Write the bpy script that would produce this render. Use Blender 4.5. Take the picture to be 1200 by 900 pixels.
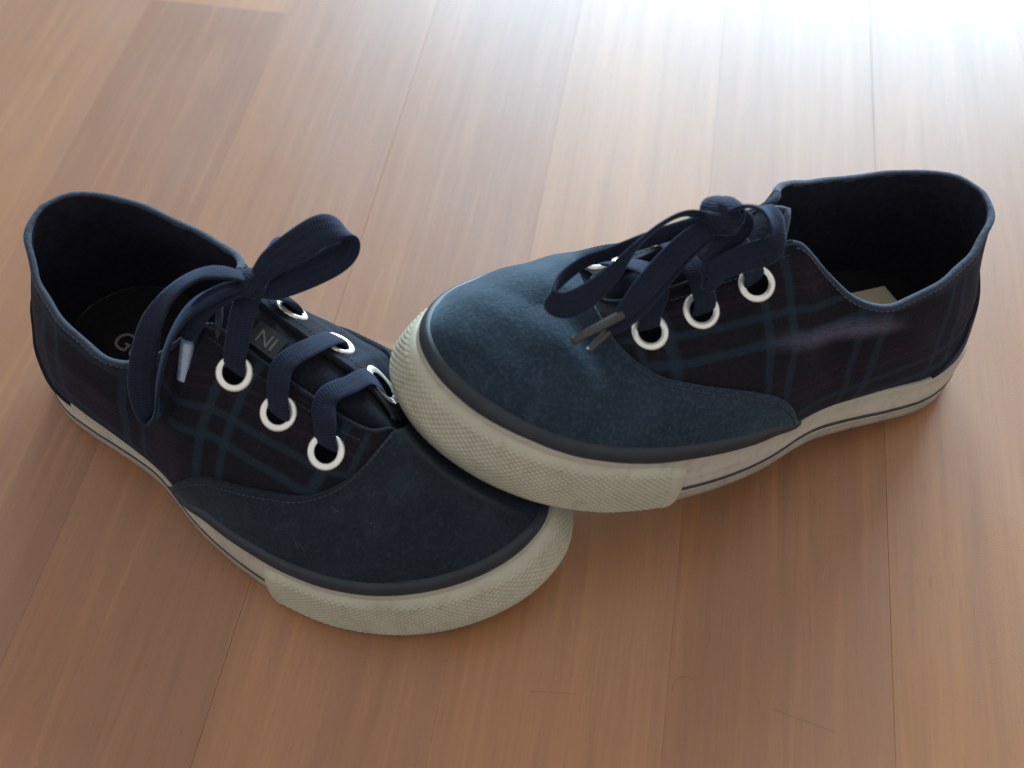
import bpy, bmesh, math, random
import numpy as np
from mathutils import Vector, Matrix

for o in list(bpy.data.objects):
    bpy.data.objects.remove(o)
scene = bpy.context.scene
C = scene.collection
random.seed(7)
MM = 0.001
R = math.radians

# ------------------------------------------------------------------ camera
cam_d = bpy.data.cameras.new('camera')
cam = bpy.data.objects.new('camera', cam_d)
C.objects.link(cam)
cam.location = (0, 0, 0.32514)
cam.rotation_euler = (R(90 - 55.12), 0, 0)
cam_d.sensor_width = 36
cam_d.lens = 36 * 1300 / 1200
cam_d.clip_start = 0.01
cam_d.clip_end = 50
cam_d.dof.use_dof = True
cam_d.dof.focus_distance = 0.36
cam_d.dof.aperture_fstop = 10
scene.camera = cam

# ------------------------------------------------------------------ light: an indoor floor in front of a bright window
world = bpy.data.worlds.new('World')
scene.world = world
world.use_nodes = True
wb = world.node_tree.nodes['Background']
wb.inputs[0].default_value = (0.98, 0.97, 0.98, 1)
wb.inputs[1].default_value = 0.56

def window_light(name, loc, target, sx, sy, watts, col):
    d = bpy.data.lights.new(name, 'AREA')
    d.shape = 'RECTANGLE'
    d.size = sx
    d.size_y = sy
    d.energy = watts
    d.color = col
    o = bpy.data.objects.new(name, d)
    C.objects.link(o)
    o.location = loc
    o.rotation_euler = (Vector(target) - Vector(loc)).to_track_quat('-Z', 'Y').to_euler()
    return o
window_light('window_light', (1.2, 4.9, 1.70), (0.1, 0.2, 0.2), 3.8, 1.9, 640, (0.56, 0.81, 1.0))

vs = scene.view_settings
vs.view_transform = 'Standard'
vs.look = 'None'
vs.exposure = 0.47
vs.gamma = 1.0
vs.use_curve_mapping = False

# ------------------------------------------------------------------ node helper
class NT:
    def __init__(s, name):
        s.m = bpy.data.materials.new(name)
        s.m.use_nodes = True
        s.t = s.m.node_tree
        s.t.nodes.clear()
        s.out = s.n('ShaderNodeOutputMaterial')
        s.b = s.n('ShaderNodeBsdfPrincipled')
        s.l(s.b.outputs[0], s.out.inputs[0])
    def n(s, typ, **kw):
        nd = s.t.nodes.new(typ)
        for k, v in kw.items():
            setattr(nd, k, v)
        return nd
    def l(s, a, b):
        s.t.links.new(a, b)
    def put(s, sock, v):
        if hasattr(v, 'is_output') or isinstance(v, bpy.types.NodeSocket):
            s.l(v, sock)
        else:
            if isinstance(v, (tuple, list)) and len(v) == 3 and sock.type == 'RGBA':
                v = tuple(v) + (1,)
            sock.default_value = v
    def math(s, op, a, b=None, c=None, clamp=False):
        nd = s.n('ShaderNodeMath', operation=op)
        nd.use_clamp = clamp
        s.put(nd.inputs[0], a)
        if b is not None: s.put(nd.inputs[1], b)
        if c is not None: s.put(nd.inputs[2], c)
        return nd.outputs[0]
    def mix(s, f, a, b, blend='MIX'):
        nd = s.n('ShaderNodeMix', data_type='RGBA', blend_type=blend)
        s.put(nd.inputs[0], f)
        s.put(nd.inputs[6], a)
        s.put(nd.inputs[7], b)
        return nd.outputs[2]
    def noise(s, vec, scale, detail=3, rough=.5, dist=0.0):
        nd = s.n('ShaderNodeTexNoise')
        s.l(vec, nd.inputs['Vector'])
        nd.inputs['Scale'].default_value = scale
        nd.inputs['Detail'].default_value = detail
        nd.inputs['Roughness'].default_value = rough
        nd.inputs['Distortion'].default_value = dist
        return nd.outputs[0]
    def ramp(s, f, lo, hi, a=0.0, b=1.0):
        nd = s.n('ShaderNodeMapRange')
        nd.clamp = True
        s.put(nd.inputs[0], f)
        nd.inputs[1].default_value = lo
        nd.inputs[2].default_value = hi
        nd.inputs[3].default_value = a
        nd.inputs[4].default_value = b
        return nd.outputs[0]
    def mapping(s, vec, sc=(1, 1, 1), loc=(0, 0, 0), rot=(0, 0, 0)):
        nd = s.n('ShaderNodeMapping')
        s.l(vec, nd.inputs[0])
        s.put(nd.inputs[1], loc)
        nd.inputs[2].default_value = rot
        nd.inputs[3].default_value = sc
        return nd.outputs[0]
    def bump(s, h, strength, dist):
        nd = s.n('ShaderNodeBump')
        nd.inputs['Strength'].default_value = strength
        nd.inputs['Distance'].default_value = dist
        s.l(h, nd.inputs['Height'])
        s.l(nd.outputs[0], s.b.inputs['Normal'])
        return nd
    def set(s, **kw):
        for k, v in kw.items():
            s.put(s.b.inputs[k.replace('_', ' ')], v)
        return s.m
    def obj(s):
        return s.n('ShaderNodeTexCoord').outputs['Object']
    def uv(s):
        return s.n('ShaderNodeTexCoord').outputs['UV']

# ------------------------------------------------------------------ materials
def m_floor():
    t = NT('laminate')
    o = t.obj()
    tone = t.n('ShaderNodeAttribute', attribute_type='OBJECT', attribute_name='tone').outputs['Fac']
    seed = t.n('ShaderNodeAttribute', attribute_type='OBJECT', attribute_name='seed').outputs['Fac']
    cx = t.n('ShaderNodeCombineXYZ')
    t.l(seed, cx.inputs[0]); t.l(seed, cx.inputs[1]); t.l(seed, cx.inputs[2])
    ad = t.n('ShaderNodeVectorMath', operation='ADD')
    t.l(o, ad.inputs[0]); t.l(cx.outputs[0], ad.inputs[1])
    v = ad.outputs[0]
    broad = t.noise(t.mapping(v, (38, 2.6, 1)), 1.0, 4, .55, .6)
    mid = t.noise(t.mapping(v, (190, 7.5, 1)), 1.0, 4, .6, .4)
    fine = t.noise(t.mapping(v, (760, 17, 1)), 1.0, 3, .6)
    pore = t.noise(t.mapping(v, (1500, 120, 1)), 1.0, 2, .5)
    base = t.mix(t.ramp(tone, 0, 1), (0.205, 0.073, 0.023), (0.405, 0.182, 0.061))
    c = t.mix(t.ramp(broad, .32, .68), t.mix(.32, base, (0.16, 0.062, 0.028)), base)
    c = t.mix(t.ramp(mid, .52, .80, 0, .34), c, (0.47, 0.215, 0.075))
    c = t.mix(t.ramp(mid, .46, .2, 0, .40), c, (0.16, 0.058, 0.022))
    c = t.mix(t.ramp(fine, .3, .7, .0, .20), c, (0.14, 0.062, 0.038))
    c = t.mix(t.ramp(pore, .62, .74, 0, .28), c, (0.11, 0.05, 0.03))
    # matt dust lying on the lacquer and a few hairline scratches
    dust = t.noise(o, 1900, 2, .6)
    film = t.noise(o, 9, 3, .58)
    c = t.mix(t.ramp(film, .35, .7, 0.01, .07), c, (0.36, 0.33, 0.32))
    c = t.mix(t.ramp(t.noise(o, 520, 1, .4), .80, .84, 0, .35), c, (0.5, 0.46, 0.42))
    c = t.mix(t.ramp(t.noise(t.mapping(o, loc=(3, 7, 1)), 640, 1, .4), .80, .84, 0, .5), c, (0.06, 0.035, 0.025))
    h = t.math('ADD', t.math('MULTIPLY', fine, .6), t.math('MULTIPLY', dust, .5))
    t.bump(h, .22, .0005)
    r = t.math('ADD', t.ramp(film, .3, .7, .26, .35), t.ramp(fine, .3, .7, 0, .05))
    return t.set(Base_Color=c, Roughness=t.math('ADD', r, .17), IOR=1.5, Specular_IOR_Level=.50, Coat_Weight=.42, Coat_Roughness=t.math('ADD', t.math('SUBTRACT', r, .08), t.ramp(mid, .3, .7, 0, .04)), Coat_IOR=1.5)

def m_joint():
    t = NT('joint_dark')
    o = t.obj()
    c = t.mix(t.noise(o, 60, 3), (0.06, 0.032, 0.02), (0.10, 0.055, 0.035))
    return t.set(Base_Color=c, Roughness=.8)

def m_plaid(name='plaid_canvas', fold_sheen=None):
    t = NT(name)
    uv = t.uv()
    wob = t.noise(uv, 5, 2)
    sx = t.n('ShaderNodeSeparateXYZ')
    t.l(uv, sx.inputs[0])
    wv = t.math('MULTIPLY_ADD', wob, .03, -.015)
    u = t.math('ADD', sx.outputs[0], wv)   # 1 unit = 100 mm
    v = t.math('ADD', sx.outputs[1], wv)
    def band(x, period, centre, half, soft=.004):
        f = t.math('PINGPONG', t.math('SUBTRACT', x, centre), period / 2)
        return t.ramp(f, half - soft, half + soft, 1, 0)
    tex = t.noise(uv, 60, 3, .6)
    thread = t.noise(t.mapping(uv, (40, 260, 1)), 1.0, 2)
    thread2 = t.noise(t.mapping(uv, (260, 40, 1)), 1.0, 2)
    base = t.mix(t.ramp(tex, .3, .7), (0.0040, 0.0039, 0.0068), (0.0080, 0.0074, 0.0118))
    c = base
    red = (0.040, 0.012, 0.026)
    c = t.mix(t.math('MULTIPLY', band(v, .36, .245, .006, .004), .28), c, red)
    c = t.mix(t.math('MULTIPLY', band(v, .36, .285, .005, .004), .25), c, red)
    for cen in (.225, .265, .305, .325):
        c = t.mix(t.math('MULTIPLY', band(v, .36, cen, .0025, .002), t.ramp(thread, .35, .65, .05, .25)), c, red)
    for cen in (.215, .235, .265, .30):
        c = t.mix(t.math('MULTIPLY', band(u, .36, cen, .003, .003), t.ramp(thread2, .35, .65, .05, .22)), c, red)
    teal = (0.0115, 0.022, 0.035)
    th = t.ramp(thread, .3, .7, .45, .9)
    tv = t.ramp(thread2, .3, .7, .45, .9)
    for cen, hw in ((.10, .014), (.18, .011)):
        c = t.mix(t.math('MULTIPLY', band(v, .36, cen, hw), th), c, teal)
    for cen, hw in ((.035, .014), (.115, .012)):
        c = t.mix(t.math('MULTIPLY', band(u, .36, cen, hw), tv), c, teal, )
    lint = t.noise(t.mapping(uv, (90, 240, 1)), 1.0, 2, .5)
    c = t.mix(t.ramp(lint, .66, .8, 0, .25), c, (0.09, 0.09, 0.11))
    if fold_sheen:  # highlight of the side fold, painted into the cloth colour as a pale streak
        u0, v0, u1, v1, wd = fold_sheen
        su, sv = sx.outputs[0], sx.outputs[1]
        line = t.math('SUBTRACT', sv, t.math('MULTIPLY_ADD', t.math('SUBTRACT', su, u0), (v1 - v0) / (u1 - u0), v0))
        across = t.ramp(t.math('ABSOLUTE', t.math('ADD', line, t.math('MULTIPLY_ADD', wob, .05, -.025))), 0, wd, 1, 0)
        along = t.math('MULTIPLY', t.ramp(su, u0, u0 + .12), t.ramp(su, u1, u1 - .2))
        sheen_fac = t.math('MULTIPLY', t.math('MULTIPLY', across, along), t.ramp(thread, .3, .7, .35, .9))
        c = t.mix(t.math('MULTIPLY', sheen_fac, .8), c, (0.12, 0.11, 0.165))
    # canvas weave
    wx = t.math('SINE', t.math('MULTIPLY', sx.outputs[0], 620))
    wy = t.math('SINE', t.math('MULTIPLY', sx.outputs[1], 620))
    h = t.math('ADD', t.math('MULTIPLY', t.math('MULTIPLY', wx, wy), .5), t.math('MULTIPLY', tex, 1.2))
    t.bump(h, .5, .0004)
    return t.set(Base_Color=c, Roughness=.78, Sheen_Weight=.06, Sheen_Roughness=.35, Sheen_Tint=(0.5, 0.65, 1.0), Specular_IOR_Level=.12)

def m_suede(name, a, b, rub, sheen):
    t = NT(name)
    o = t.obj()
    big = t.noise(o, 55, 4, .6)
    fine = t.noise(o, 900, 3, .6)
    c = t.mix(t.ramp(big, .3, .7), a, b)
    c = t.mix(t.ramp(t.noise(o, 130, 4, .6, .8), .55, .75, 0, .5), c, rub)
    c = t.mix(t.ramp(fine, .48, .75, 0, .6), c, rub)
    c = t.mix(t.ramp(t.noise(o, 1500, 2, .5), .5, .75, 0, .35), c, tuple(x * .4 for x in a))
    lint = t.noise(t.mapping(o, (700, 260, 500)), 1.0, 1, .5, 1.5)
    c = t.mix(t.ramp(lint, .76, .82, 0, .22), c, (0.12, 0.14, 0.15))
    t.bump(t.math('ADD', fine, t.math('MULTIPLY', t.noise(o, 330, 3), .5)), .55, .0005)
    return t.set(Base_Color=c, Roughness=.82, Sheen_Weight=sheen, Sheen_Roughness=.38, Sheen_Tint=(0.48, 0.68, 0.80), Specular_IOR_Level=.12)

def m_plain(name, a, b, rough=.6, scale=200, bump=.3, bd=.0003, **kw):
    t = NT(name)
    o = t.obj()
    n = t.noise(o, scale, 4, .6)
    c = t.mix(t.ramp(n, .3, .7), a, b)
    t.bump(n, bump, bd)
    return t.set(Base_Color=c, Roughness=rough, **kw)

def m_rubber(name, tint):
    t = NT(name)
    o = t.obj()
    n1 = t.noise(o, 45, 4, .6)
    n2 = t.noise(o, 230, 4, .65)
    n3 = t.noise(t.mapping(o, (60, 60, 420)), 1.0, 3, .6)
    c = t.mix(t.ramp(n1, .35, .7), tint, tuple(x * .86 for x in tint))
    c = t.mix(t.ramp(n2, .52, .78, 0, .5), c, (0.22, 0.18, 0.125))
    c = t.mix(t.ramp(n3, .6, .8, 0, .4), c, (0.20, 0.17, 0.125))
    # grime caught in the low places of the texture
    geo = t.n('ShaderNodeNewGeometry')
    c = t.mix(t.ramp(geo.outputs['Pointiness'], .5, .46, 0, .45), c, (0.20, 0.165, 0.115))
    t.bump(n2, .2, .0004)
    return t.set(Base_Color=c, Roughness=.55, Specular_IOR_Level=.4, Subsurface_Weight=0.0)

def m_lace():
    t = NT('lace_cotton')
    uv = t.uv()
    sx = t.n('ShaderNodeSeparateXYZ')
    t.l(uv, sx.inputs[0])
    a = t.math('SINE', t.math('MULTIPLY_ADD', sx.outputs[0], 760, t.math('MULTIPLY', t.math('PINGPONG', sx.outputs[1], .5), 14)))
    b = t.math('SINE', t.math('MULTIPLY', sx.outputs[1], 44))
    n = t.noise(t.obj(), 700, 3, .6)
    h = t.math('ADD', t.math('MULTIPLY', t.math('ADD', t.math('MULTIPLY', a, 1.2), t.math('MULTIPLY', b, .5)), .3), t.math('MULTIPLY', n, 1.4))
    c = t.mix(t.ramp(h, .1, 1.1), (0.0048, 0.0065, 0.0135), (0.0108, 0.0152, 0.030))
    t.bump(h, .4, .0003)
    return t.set(Base_Color=c, Roughness=.85, Sheen_Weight=.20, Sheen_Roughness=.4, Sheen_Tint=(0.38, 0.55, 0.9), Specular_IOR_Level=.15)

M = {
    'floor': m_floor(),
    'joint': m_joint(),
    'plaid': m_plaid(),
    'plaid_sheen': m_plaid('plaid_canvas_sheen', (.66, .390, 1.22, .468, .045)),  # plaid with the painted fold highlight
    'suede_lit': m_suede('suede_lit', (0.009, 0.017, 0.028), (0.019, 0.033, 0.049), (0.042, 0.062, 0.082), .34),  # vamp suede of the pair as lit, the light put into its colour
    'suede_shaded': m_suede('suede_shaded', (0.007, 0.0098, 0.0155), (0.0125, 0.017, 0.0245), (0.026, 0.035, 0.047), .17),  # same vamp suede as shaded, the shade put into its colour
    'counter': m_suede('counter_suede', (0.008, 0.010, 0.016), (0.012, 0.014, 0.022), (0.02, 0.024, 0.034), .10),
    'rand': m_plain('rand_rubber', (0.010, 0.014, 0.020), (0.016, 0.022, 0.030), .55, 150, Specular_IOR_Level=.4),
    'rubber': m_rubber('foxing_rubber', (0.45, 0.42, 0.345)),
    'bumper': m_rubber('bumper_rubber', (0.41, 0.392, 0.295)),
    'outsole': m_plain('outsole_rubber', (0.20, 0.17, 0.13), (0.28, 0.24, 0.18), .7, 120),
    'stripe': m_plain('stripe_rubber', (0.015, 0.018, 0.025), (0.03, 0.035, 0.045), .6, 300),
    'collar': m_plain('collar_tape', (0.008, 0.012, 0.021), (0.015, 0.022, 0.037), .85, 900, .6, .0004, Sheen_Weight=.16, Sheen_Roughness=.5, Sheen_Tint=(0.5, 0.65, 0.95, 1)),
    'lining': m_plain('lining_cloth', (0.010, 0.011, 0.018), (0.019, 0.020, 0.030), .95, 420, .4, Specular_IOR_Level=.1),
    'insole': m_plain('insole_cloth', (0.010, 0.010, 0.012), (0.018, 0.017, 0.019), .95, 600, .4, Specular_IOR_Level=.1),
    'tongue': m_plain('tongue_canvas', (0.007, 0.008, 0.013), (0.013, 0.015, 0.023), .95, 700, .7, .0005, Sheen_Weight=.06, Specular_IOR_Level=.08),
    'lace': m_lace(),
    'eyelet': m_plain('eyelet_enamel', (0.70, 0.69, 0.63), (0.80, 0.79, 0.73), .22, 300, .08, Metallic=.5),
    'hole_shade': m_plain('eyelet_hole_shade', (0.002, 0.002, 0.003), (0.003, 0.003, 0.004), 1.0, Specular_IOR_Level=0.0),
    'aglet_clear': m_plain('aglet_clear', (0.10, 0.16, 0.24), (0.16, 0.23, 0.32), .16, 300, .2, Specular_IOR_Level=1.0, Coat_Weight=.8),
    'aglet_dark': m_plain('aglet_dark', (0.018, 0.016, 0.016), (0.034, 0.030, 0.027), .42, 300, .2),
    'thread': m_plain('thread', (0.030, 0.042, 0.066), (0.055, 0.072, 0.10), .8, 500),
    'thread_dim': m_plain('thread_dim', (0.018, 0.022, 0.03), (0.03, 0.038, 0.05), .8, 500),
    'label_beige': m_plain('label_beige', (0.55, 0.49, 0.34), (0.62, 0.56, 0.40), .8, 300),
    'print_grey': m_plain('print_grey', (0.07, 0.068, 0.063), (0.10, 0.097, 0.09), .8, 500),
    'print_insole': m_plain('print_insole', (0.17, 0.165, 0.15), (0.23, 0.22, 0.20), .8, 500),
    'print_white': m_plain('print_white', (0.5, 0.5, 0.55), (0.6, 0.6, 0.65), .6, 500),
    'label_grey': m_plain('label_grey', (0.011, 0.012, 0.014), (0.017, 0.019, 0.021), .9, 400),
    'hair': m_plain('hair', (0.05, 0.025, 0.014), (0.08, 0.04, 0.022), .5),
}

# ------------------------------------------------------------------ mesh helpers (millimetres in, metres out)
def link(name, me, mat, parent=None, label=None, kind=None):
    o = bpy.data.objects.new(name, me)
    C.objects.link(o)
    if mat is not None and not me.materials:
        me.materials.append(mat)
    if parent is not None:
        o.parent = parent
    if label: o['label'] = label
    if kind: o['kind'] = kind
    return o

def mesh_from(verts, faces, uvs=None, smooth=True, flip=False, name='m', weld=0.0):
    """verts in mm; uvs per vertex"""
    if flip:
        faces = [tuple(reversed(f)) for f in faces]
    me = bpy.data.meshes.new(name)
    me.from_pydata([tuple(float(c) * MM for c in v) for v in verts], [], faces)
    if uvs is not None:
        ul = me.uv_layers.new(name='UVMap')
        idx = np.zeros(len(me.loops), dtype=np.int32)
        me.loops.foreach_get('vertex_index', idx)
        ul.data.foreach_set('uv', np.asarray(uvs, dtype=np.float32)[idx].ravel())
    if weld:
        bm = bmesh.new()
        bm.from_mesh(me)
        bmesh.ops.remove_doubles(bm, verts=bm.verts, dist=weld * MM)
        bm.to_mesh(me)
        bm.free()
    if smooth:
        me.polygons.foreach_set('use_smooth', [True] * len(me.polygons))
    me.update()
    return me

def grid_faces(nu, nv, cu=False, cv=False):
    f = []
    for i in range(nu if cu else nu - 1):
        i2 = (i + 1) % nu
        for j in range(nv if cv else nv - 1):
            j2 = (j + 1) % nv
            f.append((i * nv + j, i2 * nv + j, i2 * nv + j2, i * nv + j2))
    return f

def cr(tab, q, closed=False):
    """Catmull-Rom of the rows of tab at parameters q"""
    tab = np.asarray(tab, float)
    n = len(tab)
    q = np.asarray(q, float)
    i = np.floor(q).astype(int)
    if not closed:
        i = np.clip(i, 0, n - 2)
    f = (q - i)[:, None]
    def g(k):
        if closed:
            return tab[k % n]
        return tab[np.clip(k, 0, n - 1)]
    p0, p1, p2, p3 = g(i - 1), g(i), g(i + 1), g(i + 2)
    return .5 * ((2 * p1) + (-p0 + p2) * f + (2 * p0 - 5 * p1 + 4 * p2 - p3) * f ** 2 + (-p0 + 3 * p1 - 3 * p2 + p3) * f ** 3)

def unit(v):
    v = np.asarray(v, float)
    return v / np.maximum(np.linalg.norm(v, axis=-1, keepdims=True), 1e-9)

# ------------------------------------------------------------------ the floor: laminate staves, three to a board
YAW = R(9.27)
ex = Vector((math.cos(YAW), -math.sin(YAW), 0))     # across the planks
ey = Vector((math.sin(YAW), math.cos(YAW), 0))      # along the planks
A_OFF = 0.0942          # the board joint on the right
W_ST = 0.0668
L_ST = 0.52
floor_me = mesh_from([(-1500, -900, -9.5), (1500, -900, -9.5), (1500, 2200, -9.5), (-1500, 2200, -9.5)], [(0, 1, 2, 3)], smooth=False, name='floor')
floor = link('floor', floor_me, M['joint'], kind='structure')

def stave_mesh(wid, length, bev):
    bm = bmesh.new()
    bmesh.ops.create_cube(bm, size=1)
    for v in bm.verts:
        v.co = Vector((v.co.x * wid, v.co.y * length, v.co.z * .008 - .004))
    ed = [e for e in bm.edges if all(v.co.z > -.001 for v in e.verts)]
    if bev:
        bmesh.ops.bevel(bm, geom=[e for e in ed if abs(e.verts[0].co.y - e.verts[1].co.y) > .1], offset=.00007, segments=1, affect='EDGES')
    me = bpy.data.meshes.new('plank')
    bm.to_mesh(me)
    bm.free()
    me.materials.append(M['floor'])
    return me
me_mid = stave_mesh(W_ST, L_ST, False)
me_edge = stave_mesh(W_ST - .00003, L_ST, True)
# tone of the staves that the picture shows: column -> list of (start along, tone)
tones = {-7: .50, -6: .36, -5: .16, -4: .38, -3: .62, -2: .84, -1: .42, 0: .70, 1: .5, 2: .5}
beyond = {-5: .75, -3: .34, -1: .66}
starts = {-5: .4144, -4: .512, -3: .235, -2: .505, -1: .30, 0: .52, -6: .50, 1: .53, -7: .46}
rng = random.Random(3)
for k in range(-14, 15):
    s0 = starts.get(k, rng.uniform(0, L_ST))
    for j in range(-2, 4):
        a = s0 + (j + .5) * L_ST
        p = ex * (A_OFF + (k + .5) * W_ST) + ey * a
        if not (-.75 < p.x < .75 and -.55 < p.y < 1.6):
            continue
        edge = (k % 3) in (0, 2)
        shift = (.000015 if k % 3 == 0 else -.000015) if edge else 0
        o = link('plank', me_edge if edge else me_mid, M['floor'], floor)
        o.location = p + ex * shift
        o.rotation_euler = (0, 0, -YAW)
        o['tone'] = min(1, max(0, tones.get(k, rng.uniform(.3, .9)) if j == -1 else (beyond[k] if j == 0 and k in beyond else rng.uniform(.25, .95))))
        o['seed'] = rng.uniform(0, 40)

# ------------------------------------------------------------------ the shoe last: stations from heel back round the outer side to the toe and back
# P y, P x, foxing top | T y, x, z | handle out, dz, bottom handle, bulge, vamp edge t
LAT = [
    (1.5, 0, 18,    4, -2, 67.5,   1.5, -17, 17, 2.2, 0),
    (3.2, 12, 18,   6.5, 5.5, 67,  1.5, -17, 17, 2.2, 0),
    (9.5, 21, 18,   13, 12, 65.5,  1.5, -16, 16, 2.2, 0),
    (20, 26.5, 17,  22, 18.5, 62,  2.0, -14, 15, 4.0, 0),
    (33, 28, 16,  33, 23, 58,    1.4, -12, 14, 5.0, 0),
    (44, 28.4, 15.5,  44, 24.5, 54,  1.2, -11, 13, 5.6, 0),
    (55, 29, 15,  54, 24.3, 52,  1.4, -11, 12, 6.2, 0),
    (64, 30, 14.5,    64, 20.5, 54,  3.5, -11, 12, 6.6, 0),
    (72, 32, 14.5,    73, 14, 62,    8.0, -11, 14, 6.6, 0.0),
    (80, 34.8, 15, 81, 8, 70.5,  12, -10, 16, 6.2, .16),
    (87, 37, 17,    87, 6.5, 71,   14, -8.5, 17, 4.4, .27),
    (96, 39, 18,    96, 6.5, 67,   15, -8, 17, 4.2, .36),
    (107, 40.6, 19, 107, 6.5, 63,  15, -7.5, 17, 3.8, .43),
    (118, 41.4, 20, 119, 6.5, 59.5, 15, -6.5, 16, 3.4, .50),
    (128, 41.6, 21, 130, 6.3, 56.8, 15, -5, 15, 3, .58),
    (138, 40.6, 22, 138, 4.6, 55.4, 15, -4, 14, 3, .74),
    (146, 38.8, 22.5, 143, -1, 54.8, 18, -2.5, 13, 3, 1),
    (155, 35.5, 23, 148, -1, 53.2, 18, -2, 13, 2.6, 1),
    (164, 30.6, 23.5, 153, -1.2, 51, 17, -1.5, 12, 2.2, 1),
    (173, 23.5, 24, 157, -1.6, 49, 16, -1.2, 12, 2, 1),
    (180.5, 14.5, 24, 159, -2, 48, 15, -1, 12, 1.8, 1),
    (185.5, 4.5, 24, 160, -2, 47.6, 15, -1, 12, 1.6, 1),
]
TOE = (187, -6, 24, 160, -2, 47.6, 15, -1, 12, 1.6, 1)
MED = [
    (1.9, -7, 18,   4.6, -7, 67.4, 1.5, -17, 17, 2.2, 0),
    (5.5, -16, 18,  7.5, -14, 66.8, 1.5, -17, 17, 2.2, 0),
    (12, -23, 18,   13.5, -20, 64.8, 1.5, -16, 16, 2.2, 0),
    (22, -27, 18,   23, -24, 62.4, 1.5, -15, 15, 2.4, 0),
    (34, -28, 17.5, 35, -26, 60.6,   1.0, -13, 14, 2.4, 0),
    (45, -27.6, 17, 46, -26.6, 60, .8, -12, 14, 2.4, 0),
    (56, -27, 16.5, 56, -26, 60.6, 1.0, -12, 14, 2.6, 0),
    (65, -27, 16,   65, -24, 62.8, 2.5, -12, 14, 2.8, 0),
    (73, -28, 16,   73, -19.5, 66.8, 5, -12, 15, 3.0, 0.0),
    (80, -29.5, 16.2, 80, -12, 71.2, 9, -11, 16, 3.4, .16),
    (87, -31.5, 17, 87, -9, 71,    12, -9, 17, 3.4, .27),
    (96, -33.5, 18, 96, -8.6, 67,  13, -8, 17, 3.4, .36),
    (107, -35, 19,  107, -8.6, 63, 13, -7.5, 17, 3.2, .43),
    (118, -36, 20,  119, -8.5, 59.5, 13, -6.5, 16, 3, .50),
    (128, -36.4, 21, 130, -8, 56.8, 13, -5, 15, 3, .58),
    (138, -36.2, 22, 138, -6.4, 55.4, 13, -4, 14, 3, .74),
    (146, -35.4, 22.5, 143, -1, 54.8, 16, -2.5, 13, 3, 1),
    (155, -33.6, 23, 148, -1, 53.2, 16, -2, 13, 2.6, 1),
    (164, -30.6, 23.5, 153, -1.2, 51, 16, -1.5, 12, 2.2, 1),
    (173, -26, 24,  157, -1.6, 49, 15, -1.2, 12, 2, 1),
    (180, -20.5, 24, 159, -2, 48, 15, -1, 12, 1.8, 1),
    (184.8, -14, 24, 160, -2, 47.6, 15, -1, 12, 1.6, 1),
]
TAB = np.array(LAT + [TOE] + MED[:0:-1] , float)      # closed loop, heel back is LAT[0]
TAB = np.array(LAT + [TOE] + MED[::-1][:-1] + [MED[0]], float)
NS = len(TAB)            # 45
TOE_Q = 22.0
SUB = 12                 # columns per station

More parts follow.
